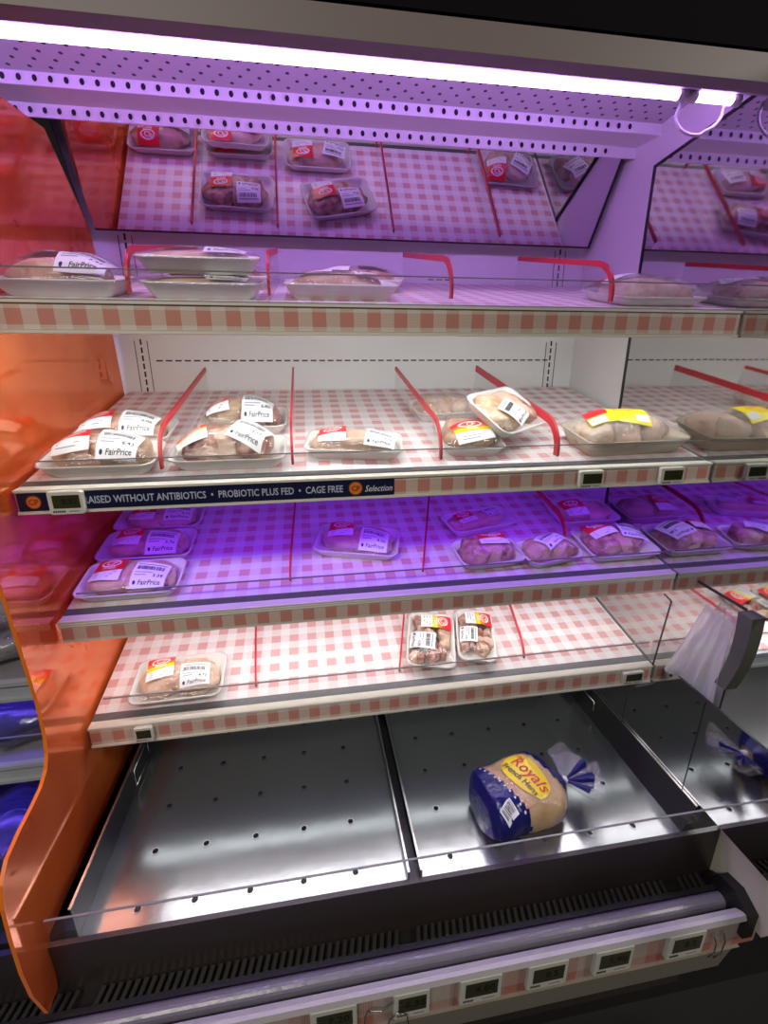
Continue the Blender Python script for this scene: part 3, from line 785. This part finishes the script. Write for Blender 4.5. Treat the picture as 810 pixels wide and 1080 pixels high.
# cream tray with yellow label
def yellow_pack(M, label, w=.235, d=.125):
    t, bv = tray_pack('S2', 0, 0, w, d, 0, label, meat='wing', brand=None, price=None, dome=.040, rim=.034, foam=cream_foam, M=M, wrap=film2)
    mb = MB(); L = T((-.030, -.004, 0)) @ Rz(R(-12))
    mb.grid(lambda u, v: L @ Vector((-.06 + .12 * u, -.03 + .06 * v, 0)), 10, 6, label_y, False)
    mb.grid(lambda u, v: L @ Vector((-.058 + .030 * u, -.027 + .026 * v, .0005)), 3, 3, label_w, False)
    for i in range(7): mb.add([L @ Vector(p) for p in ((-.054 + i * .003, -.022, .001), (-.0525 + i * .003, -.022, .001), (-.0525 + i * .003, -.008, .001), (-.054 + i * .003, -.008, .001))], [(0, 1, 2, 3)], ink_g)
    mb.grid(lambda u, v: L @ Vector((-.060 + .040 * u, .004 + .026 * v, .0005)), 3, 3, label_r, False)
    mb.grid(lambda u, v: L @ Vector((.030 + .026 * u, -.024 + .018 * v, .0005)), 3, 3, label_w, False)
    mb.text('Wings', .017, label_r, L @ T((.012, .015, .0007)), .2)
    drape(mb, bv, .0008); mb.build('yellow_label', t, label='yellow printed label')
y_ = -.474
yellow_pack(T((1.112, y_, sz('S2', y_) + LIN + .0004)) @ Rx(TILT) @ Rz(R(3)), 'large cream tray with yellow label at right end of second shelf')
# violet shelf
tray_pack('S3', .106, -.450, .188, .114, 0, 'front tray of three in a column at the left of the violet shelf', meat='breast', brand=(-.2, .0, -4), price=(.22, -.2, -4), dome=.024)
tray_pack('S3', .104, -.332, .192, .114, 0, 'middle tray of three in a column at the left of the violet shelf', meat='breast', brand=(-.17, .0, -4), price=(.2, -.2, 0), dome=.024)
tray_pack('S3', .102, -.212, .194, .116, 0, 'rear tray of three in a column at the left of the violet shelf', meat='breast', brand=(-.17, -.05, -2), price=(.24, -.12, 0), dome=.018)
tray_pack('S3', .562, -.366, .190, .118, -14, 'lone chicken tray in the middle of the violet shelf', meat='breast', brand=(-.2, .05, 4), price=(.21, -.2, -2), dome=.026)
tray_pack('S3', .872, -.306, .180, .095, 12, 'rear tilted tray behind two small domed trays, violet shelf', meat='fillet', brand=(-.22, 0, 6), price=(.22, .05, 10), dome=.012, bs=(.046, .046), ps=(.05, .036))
tray_pack('S3', .845, -.442, .150, .100, 4, 'left one of two small domed trays side by side, violet shelf', meat='dark', brand=(.06, .06, -6), price=None, dome=.032, bs=(.066, .052))
tray_pack('S3', .985, -.452, .140, .092, 10, 'small domed tray with slanted barcode label, left of the red divider, violet shelf', meat='thigh', brand=None, price=(-.02, 0, 22), dome=.030, ps=(.062, .044))
tray_pack('S3', 1.158, -.438, .172, .124, 0, 'front tray at the right end of the violet shelf, beside the mirror', meat='dark', brand=(-.22, .16, 6), price=(.2, .0, -14), dome=.03)
tray_pack('S3', 1.158, -.292, .168, .120, 0, 'rear tray at the right end of the violet shelf, behind another', meat='breast', brand=(-.2, -.1, 2), price=None, dome=.02)
# lowest shelf
tray_pack('S4', .160, -.440, .188, .122, 1, 'lone chicken tray at the left of the lowest shelf', meat='breast', brand=(-.2, .12, 8), price=(.2, -.12, 5), dome=.024, style='orange', ps=(.058, .056))
tray_pack('S4', .733, -.398, .180, .116, -104, 'left one of two adjoining trays of chopped chicken, lowest shelf', meat='pieces', brand=(-.26, .1, 0), price=(.12, -.18, -4), dome=.016, style='orange', bs=(.05, .075), ps=(.05, .06))
tray_pack('S4', .846, -.398, .176, .094, -104, 'right one of two adjoining trays of chopped chicken, lowest shelf', meat='pieces', brand=(-.26, .1, 0), price=(.08, -.2, -4), dome=.014, style='orange', bs=(.05, .066), ps=(.05, .042))

# bottom pans ----------------------------------------------------------------------------
PZ = .580
def pan(x0, x1, hx, label, skip=()):
    t = thing('steel_deck_pan', label, 'steel pan', T((x0, -.754, PZ)), None)
    w = x1 - x0; L = .73
    f = MB(); f.box((0, 0, -.004), (w, L, 0), pan_m)
    f.build('pan_floor', t)
    h = MB()
    for yy in (-.725, -.620, -.519, -.418, -.318):
        for x in hx:
            if (x, yy) in skip: continue
            h.disc((x - x0, yy + .754, .0006), .0058, dark_m, 14); h.disc((x - x0, yy + .754, .0009), .0058, chrome, 14, 'z', .0074)
    h.build('drain_hole', t, kind='stuff', label='rows of drain holes')
    sd = MB()
    return t, w
t, w = pan(.037, .604, (.121, .218, .315, .412, .509), 'empty left steel pan at the bottom of the case')
def side(t, x, s, h, L=.728, lean=0.):
    mb = MB(); xx = x + s * lean; k = s * .002
    vs = [(a_, y_, z_) for y_ in (0, L) for a_, z_ in ((x, .0004), (x + k, .0004), (xx + k, h), (xx, h))]
    mb.add(vs, [(0, 1, 2, 3), (7, 6, 5, 4), (0, 4, 5, 1), (1, 5, 6, 2), (2, 6, 7, 3), (3, 7, 4, 0)], pan_dark)
    mb.build('pan_side', t)
    e = MB(); xa, xb = sorted((xx, xx + s * .004)); e.box((xa, 0, h), (xb, L, h + .002), chrome); e.build('side_rim', t)
def label_frame(t, x, y0, y1, z0, z1):
    mb = MB(); r = .0012
    for a, b in (((y0, z0), (y1, z0)), ((y1, z0), (y1, z1)), ((y1, z1), (y0, z1)), ((y0, z1), (y0, z0))):
        mb.tube([(x, a[0], a[1]), (x, b[0], b[1])], r * 1.2, chrome, 6)
    mb.build('label_holder', t, label='thin wire label frame')
side(t, 0, -1, .066); label_frame(t, .0015, .29, .38, .012, .054)
side(t, w, 1, .018)
t, w = pan(.632, 1.178, (.695, .793, .893, .992, 1.090), 'right steel pan at the bottom of the case, holding the bagged hens')
side(t, 0, -1, .018); side(t, w, 1, .064, lean=.0215); label_frame(t, w + .009, .33, .42, .012, .050)
MB().box((.6075, -.75, .55), (.6285, -.05, .573), pan_dark).build('pan_support', case)
sp = MB(); sp.box((.002, -.766, .586), (1.255, -.7635, .646), acrylic); sp.box((.002, -.7665, .646), (1.255, -.763, .6475), acr_edge)
sp.build('front_guard', None, 'long clear acrylic guard along the front of the steel pans', 'acrylic guard')

# bagged hens ----------------------------------------------------------------------------
bx0 = Vector((.772, -.668, PZ + .0012)); ang = math.atan2(.03, .21)
hen = thing('poultry_bag', 'blue and clear bag of hens with yellow label lying in the right steel pan', 'bagged poultry', T(bx0) @ Rz(ang))
stations = [(0., .030, .020), (.004, .050, .038), (.014, .066, .052), (.035, .072, .056), (.06, .072, .056), (.09, .076, .060), (.12, .078, .062), (.145, .076, .059), (.165, .066, .052), (.182, .048, .040), (.196, .028, .027), (.206, .012, .014), (.212, .007, .009)]
def hring(u, ry, hz, k, n=28, sh=1.):
    out = []
    zc = .047 if u > .19 else hz
    zc = max(hz * .83, (.045 - (0.212 - u) * .2) if u > .16 else 0)
    for i in range(n):
        a = 2 * PI * i / n; c, s_ = math.cos(a), math.sin(a)
        y = ry * math.copysign(abs(c) ** .8, c) * sh; z = hz * .9 * math.copysign(abs(s_) ** .85, s_) * sh
        nn = 1 + .13 * noise.noise(Vector((u * 28, c * 1.6, s_ * 1.6 + 3)))
        out.append((u, y * nn, max(zc + z * nn, .0006 + (1 - sh) * .06)))
    return out
n = 28
rings = [hring(u, a_, b_, k) for k, (u, a_, b_) in enumerate(stations)]
dense = []
for k in range(len(rings) - 1):
    for q in range(6):
        t_ = q / 6; dense.append([tuple(Vector(p) * (1 - t_) + Vector(p2) * t_) for p, p2 in zip(rings[k], rings[k + 1])])
dense.append(rings[-1])
ck = MB(); 
ck.loft([hring(u, a_, b_, k, 28, .965) for k, (u, a_, b_) in enumerate(stations[1:-2])], hen_meat)
ck.build('hen', hen, label='pale hen meat inside the bag')
bagm = MB(); vs = [p for r_ in dense for p in r_]
clear_f, blue_f = [], []
for k in range(len(dense) - 1):
    for i in range(n):
        j = (i + 1) % n; f = (k * n + i, k * n + j, (k + 1) * n + j, (k + 1) * n + i)
        u = dense[k][i][0]; yy = dense[k][i][1]
        top_ = dense[k][i][2]
        edge = .050 - .35 * yy
        cap = .150 + .010 * math.cos((i - 7) * 2 * PI / n) 
        (blue_f if (u < edge or (u > .160 - .45 * yy and u < .2)) else clear_f).append(f)
blue_f.append(tuple(range(n - 1, -1, -1)))
hfilm = clear('hen bag film', (.96, .94, .90), .9, .12, .4, .04, (25, .8, (1, 2, 1)), .04)
bagm.add(vs, clear_f, hfilm, True); bagm.add(vs, blue_f, blue_print, True)
bagm.build('bag', hen, label='clear and blue printed bag film')
bv = BVHTree.FromPolygons([Vector(p) for p in vs], clear_f + blue_f)
lb = MB(); Lm = T((.103, -.004, 0)) @ Rz(R(-74)); N = 24
rr = []
for q in (0.02, .35, .7, 1.):
    rr.append([tuple(Lm @ Vector((.055 * q * math.copysign(abs(math.cos(2 * PI * k / N)) ** .8, math.cos(2 * PI * k / N)), .034 * q * math.copysign(abs(math.sin(2 * PI * k / N)) ** .9, math.sin(2 * PI * k / N)) * (1 + .08 * math.cos(6 * PI * k / N)), 0))) for k in range(N)])
lb.loft(rr, label_y, cap0=True, cap1=False)
lb.text('Royals', .034, ink_r, Lm @ T((.004, .006, .0012)), .25, bold=.006)
lb.text('the', .014, ink_r, Lm @ T((-.032, .021, .0012)), .25, bold=.006)
lb.text('French Hens', .0175, ink_navy, Lm @ T((-.001, -.017, .0012)), .12, bold=.01)
drape(lb, bv, .0012, .006)
lb.build('oval_label', hen, label='yellow oval label with red script')
bc = MB(); Bm = T((.036, -.054, 0)) @ Rz(R(20))
bc.grid(lambda u, v: Bm @ Vector((-.014 + .028 * u, -.013 + .026 * v, 0)), 5, 5, label_w, False)
for i in range(9):
    x = -.0115 + i * .0026; wd = (.0016, .0008, .0012)[i % 3]
    bc.grid(lambda u, v: Bm @ Vector((x + wd * u, -.007 + .017 * v, .0006)), 1, 4, ink_m, False)
drape(bc, bv, .0008); bc.build('barcode', hen)
dt = MB()
for i in range(-5, 6):
    y = i * .0125
    for du, mm in ((.0565, pink_dot), (.0445, label_w)):
        dt.disc((du - .35 * y, y, 0), .0021, mm, 8)
drape(dt, bv, .0009); dt.build('dotted_border', hen)
tl = MB()
def fan(a0, a1, r0, r1, m, zb, amp, ph):
    def fn(u, v):
        a = R(a0 + (a1 - a0) * u); r_ = r0 + (r1 - r0) * v
        return (.208 + r_ * math.cos(a), r_ * math.sin(a), zb + .018 * v + amp * v * math.sin(u * 15 + ph) + .004 * v * math.sin(u * 31))
    tl.grid(fn, 26, 6, m)
fan(-75, 20, .003, .060, blue_print, .048, .009, 0)
fan(-75, 82, .003, .078, film2, .046, .012, 1.4)
fan(-80, 75, .003, .07, film2, .040, .010, 3.)
tl.tube([(.203, 0, .047), (.213, 0, .047)], .0085, label_w, 10)
tl.build('bag_tail', hen, label='gathered clear and blue bag tail')

# neighbouring sections ------------------------------------------------------------------
def side_shelf(x0, x1, yf, zf, label, glow, liner, tilt=.12, lip=.05):
    t = thing('neighbour_shelf', label, 'shelf', T((0, yf, zf)), None)
    L = -yf - .01
    MB().prism([(.0, -.02), (L, tilt * L - .02), (L, tilt * L), (.0, 0)], x0, x1, liner).build('deck', t)
    r = MB(); r.prism([(.0, .0), (-.012, 0), (-.012, -.008), (-.006, -.008), (-.006, -.034), (-.012, -.034), (-.012, -.040), (0, -.040)], x0, x1, mat('pale blue grey rail', (.42, .46, .50), .4)); r.build('price_rail', t)
    a_ = MB(); a_.box((x0, .004, .001), (x1, .007, lip), acrylic); a_.box((x0, .0035, lip), (x1, .0075, lip + .0015), acr_edge); a_.build('front_lip', t)
    if glow:
        e = MB(); e.box((x0 + .02, .03, -.030), (x1 - .02, .045, -.022), glow); e.build('strip_lamp', t)
    return t
side_shelf(-.88, -.030, -.56, .965, 'shelf of the section left of the orange panel, upper one with grey fish pack', blue_glow, grey_steel, lip=.125)
side_shelf(-.88, -.030, -.56, .785, 'shelf of the section left of the orange panel, lower one with dark blue pack', blue_glow, grey_steel)
def bag_pack(name, M, r, label, m, cat):
    t = thing(name, label, cat, M)
    a_ = MB(); blob(a_, (0, 0, r[2] * .62), r, m, len(label), .2, .25); a_.build('contents', t)
    f = MB(); blob(f, (0, 0, r[2] * .66), (r[0] * 1.06, r[1] * 1.06, r[2] * 1.08), film, len(label), .2, .3); f.build('wrapping', t)
dk = mat('dark wrapped fish', (.05, .045, .12), .2, bump=(30, .4))
bag_pack('wrapped_fish', T((-.125, -.46, .979)) @ Rx(math.atan(.12)) , (.085, .07, .035), 'grey fish in clear wrap on the upper shelf left of the orange panel', fish_meat, 'fish pack')
bag_pack('wrapped_fish', T((-.125, -.46, .799)) @ Rx(math.atan(.12)), (.10, .075, .042), 'dark pack in blue light on lower shelf left of the orange panel', dk, 'fish pack')
bag_pack('wrapped_fish', T((-.15, -.60, .592)), (.10, .12, .055), 'blue lit dark bag lying at bottom, left of the orange panel', mat('navy bag', (.012, .012, .09), .2), 'fish pack')
bag_pack('wrapped_fish', T((-.40, -.50, .592)), (.09, .12, .06), 'blue lit dark bag at bottom, farther left from the orange panel', mat('navy bag', (.012, .012, .09), .2), 'fish pack')
MB().box((-.88, -.75, .555), (-.03, -.05, .590), pan_dark).build('steel_deck_pan', None, 'dark deck pan of the section left of the orange panel', 'steel pan')
# right hand section seen past the mirror's edge
side_shelf(1.30, 2.05, -.515, .812, 'shelf of the next section at far right, beyond the mirror', white_glow, deck_gingham, .214, .045)
MB().box((1.29, -.75, .555), (2.05, -.05, .582), pan_dark).build('steel_deck_pan', None, 'dark deck pan of the next section at far right, beyond the mirror', 'steel pan')
side_shelf(1.30, 2.05, -.527, 1.060, 'upper shelf of the next section at far right, beyond the mirror', white_glow, deck_gingham, .214, .04)
for (xx, yy, lb_) in ((1.50, -.36, 'meat tray at far right beyond the mirror, nearer the mirror edge'), (1.66, -.33, 'meat tray at far right beyond the mirror, by the frame edge')):
    tray_pack('S4', 0, 0, .18, .14, 0, lb_, meat='dark', brand=(-.2, .1, 0), price=None, M=T((xx, yy, .812 + .214 * (yy + .515) + .002)) @ Rx(TILT))

# ------------------------------------------------------------------ lights, world, camera
def area(name, loc, rot, sx, sy, p, col):
    l = bpy.data.lights.new(name, 'AREA'); l.shape = 'RECTANGLE'; l.size = sx; l.size_y = sy; l.energy = p; l.color = col
    o = bpy.data.objects.new(name, l); o.location = loc; o.rotation_euler = rot; C.objects.link(o); return o
area('store_ceiling_lamp', (-.6, -2.6, 3.1), (R(20), 0, 0), 1.6, .3, 40, (1., .93, .84))
area('store_ceiling_lamp', (2.7, -2.3, 3.1), (R(15), R(25), 0), 1.6, .3, 50, (1., .93, .84))
wd = bpy.data.worlds.new('World'); scn.world = wd; wd.use_nodes = True
wd.node_tree.nodes['Background'].inputs[0].default_value = (.9, .92, 1., 1); wd.node_tree.nodes['Background'].inputs[1].default_value = .05

cd = bpy.data.cameras.new('Camera'); cam = bpy.data.objects.new('Camera', cd); C.objects.link(cam); scn.camera = cam
cd.sensor_fit = 'VERTICAL'; cd.sensor_height = 24; cd.lens = 491.768 * 24 / 1080; cd.clip_start = .01
p_, y_, r_ = R(17.567), R(9.158), R(-.187)
fwd = Vector((math.sin(y_) * math.cos(p_), math.cos(y_) * math.cos(p_), -math.sin(p_))); rt = Vector((math.cos(y_), -math.sin(y_), 0)); up = rt.cross(fwd)
r2 = math.cos(r_) * rt + math.sin(r_) * up; u2 = -math.sin(r_) * rt + math.cos(r_) * up
M = Matrix((r2, u2, -fwd)).transposed().to_4x4(); M.translation = Vector((.46293, -1.36344, 1.5)); cam.matrix_world = M

vs_ = scn.view_settings
scn.display_settings.display_device = 'sRGB'
vs_.view_transform = 'Standard'; vs_.look = 'None'; vs_.gamma = 1; vs_.exposure = 0.0; vs_.use_curve_mapping = False
cy = scn.cycles
cy.max_bounces = 10; cy.transparent_max_bounces = 16; cy.glossy_bounces = 6; cy.diffuse_bounces = 4
cy.sample_clamp_indirect = 4; cy.caustics_reflective = True
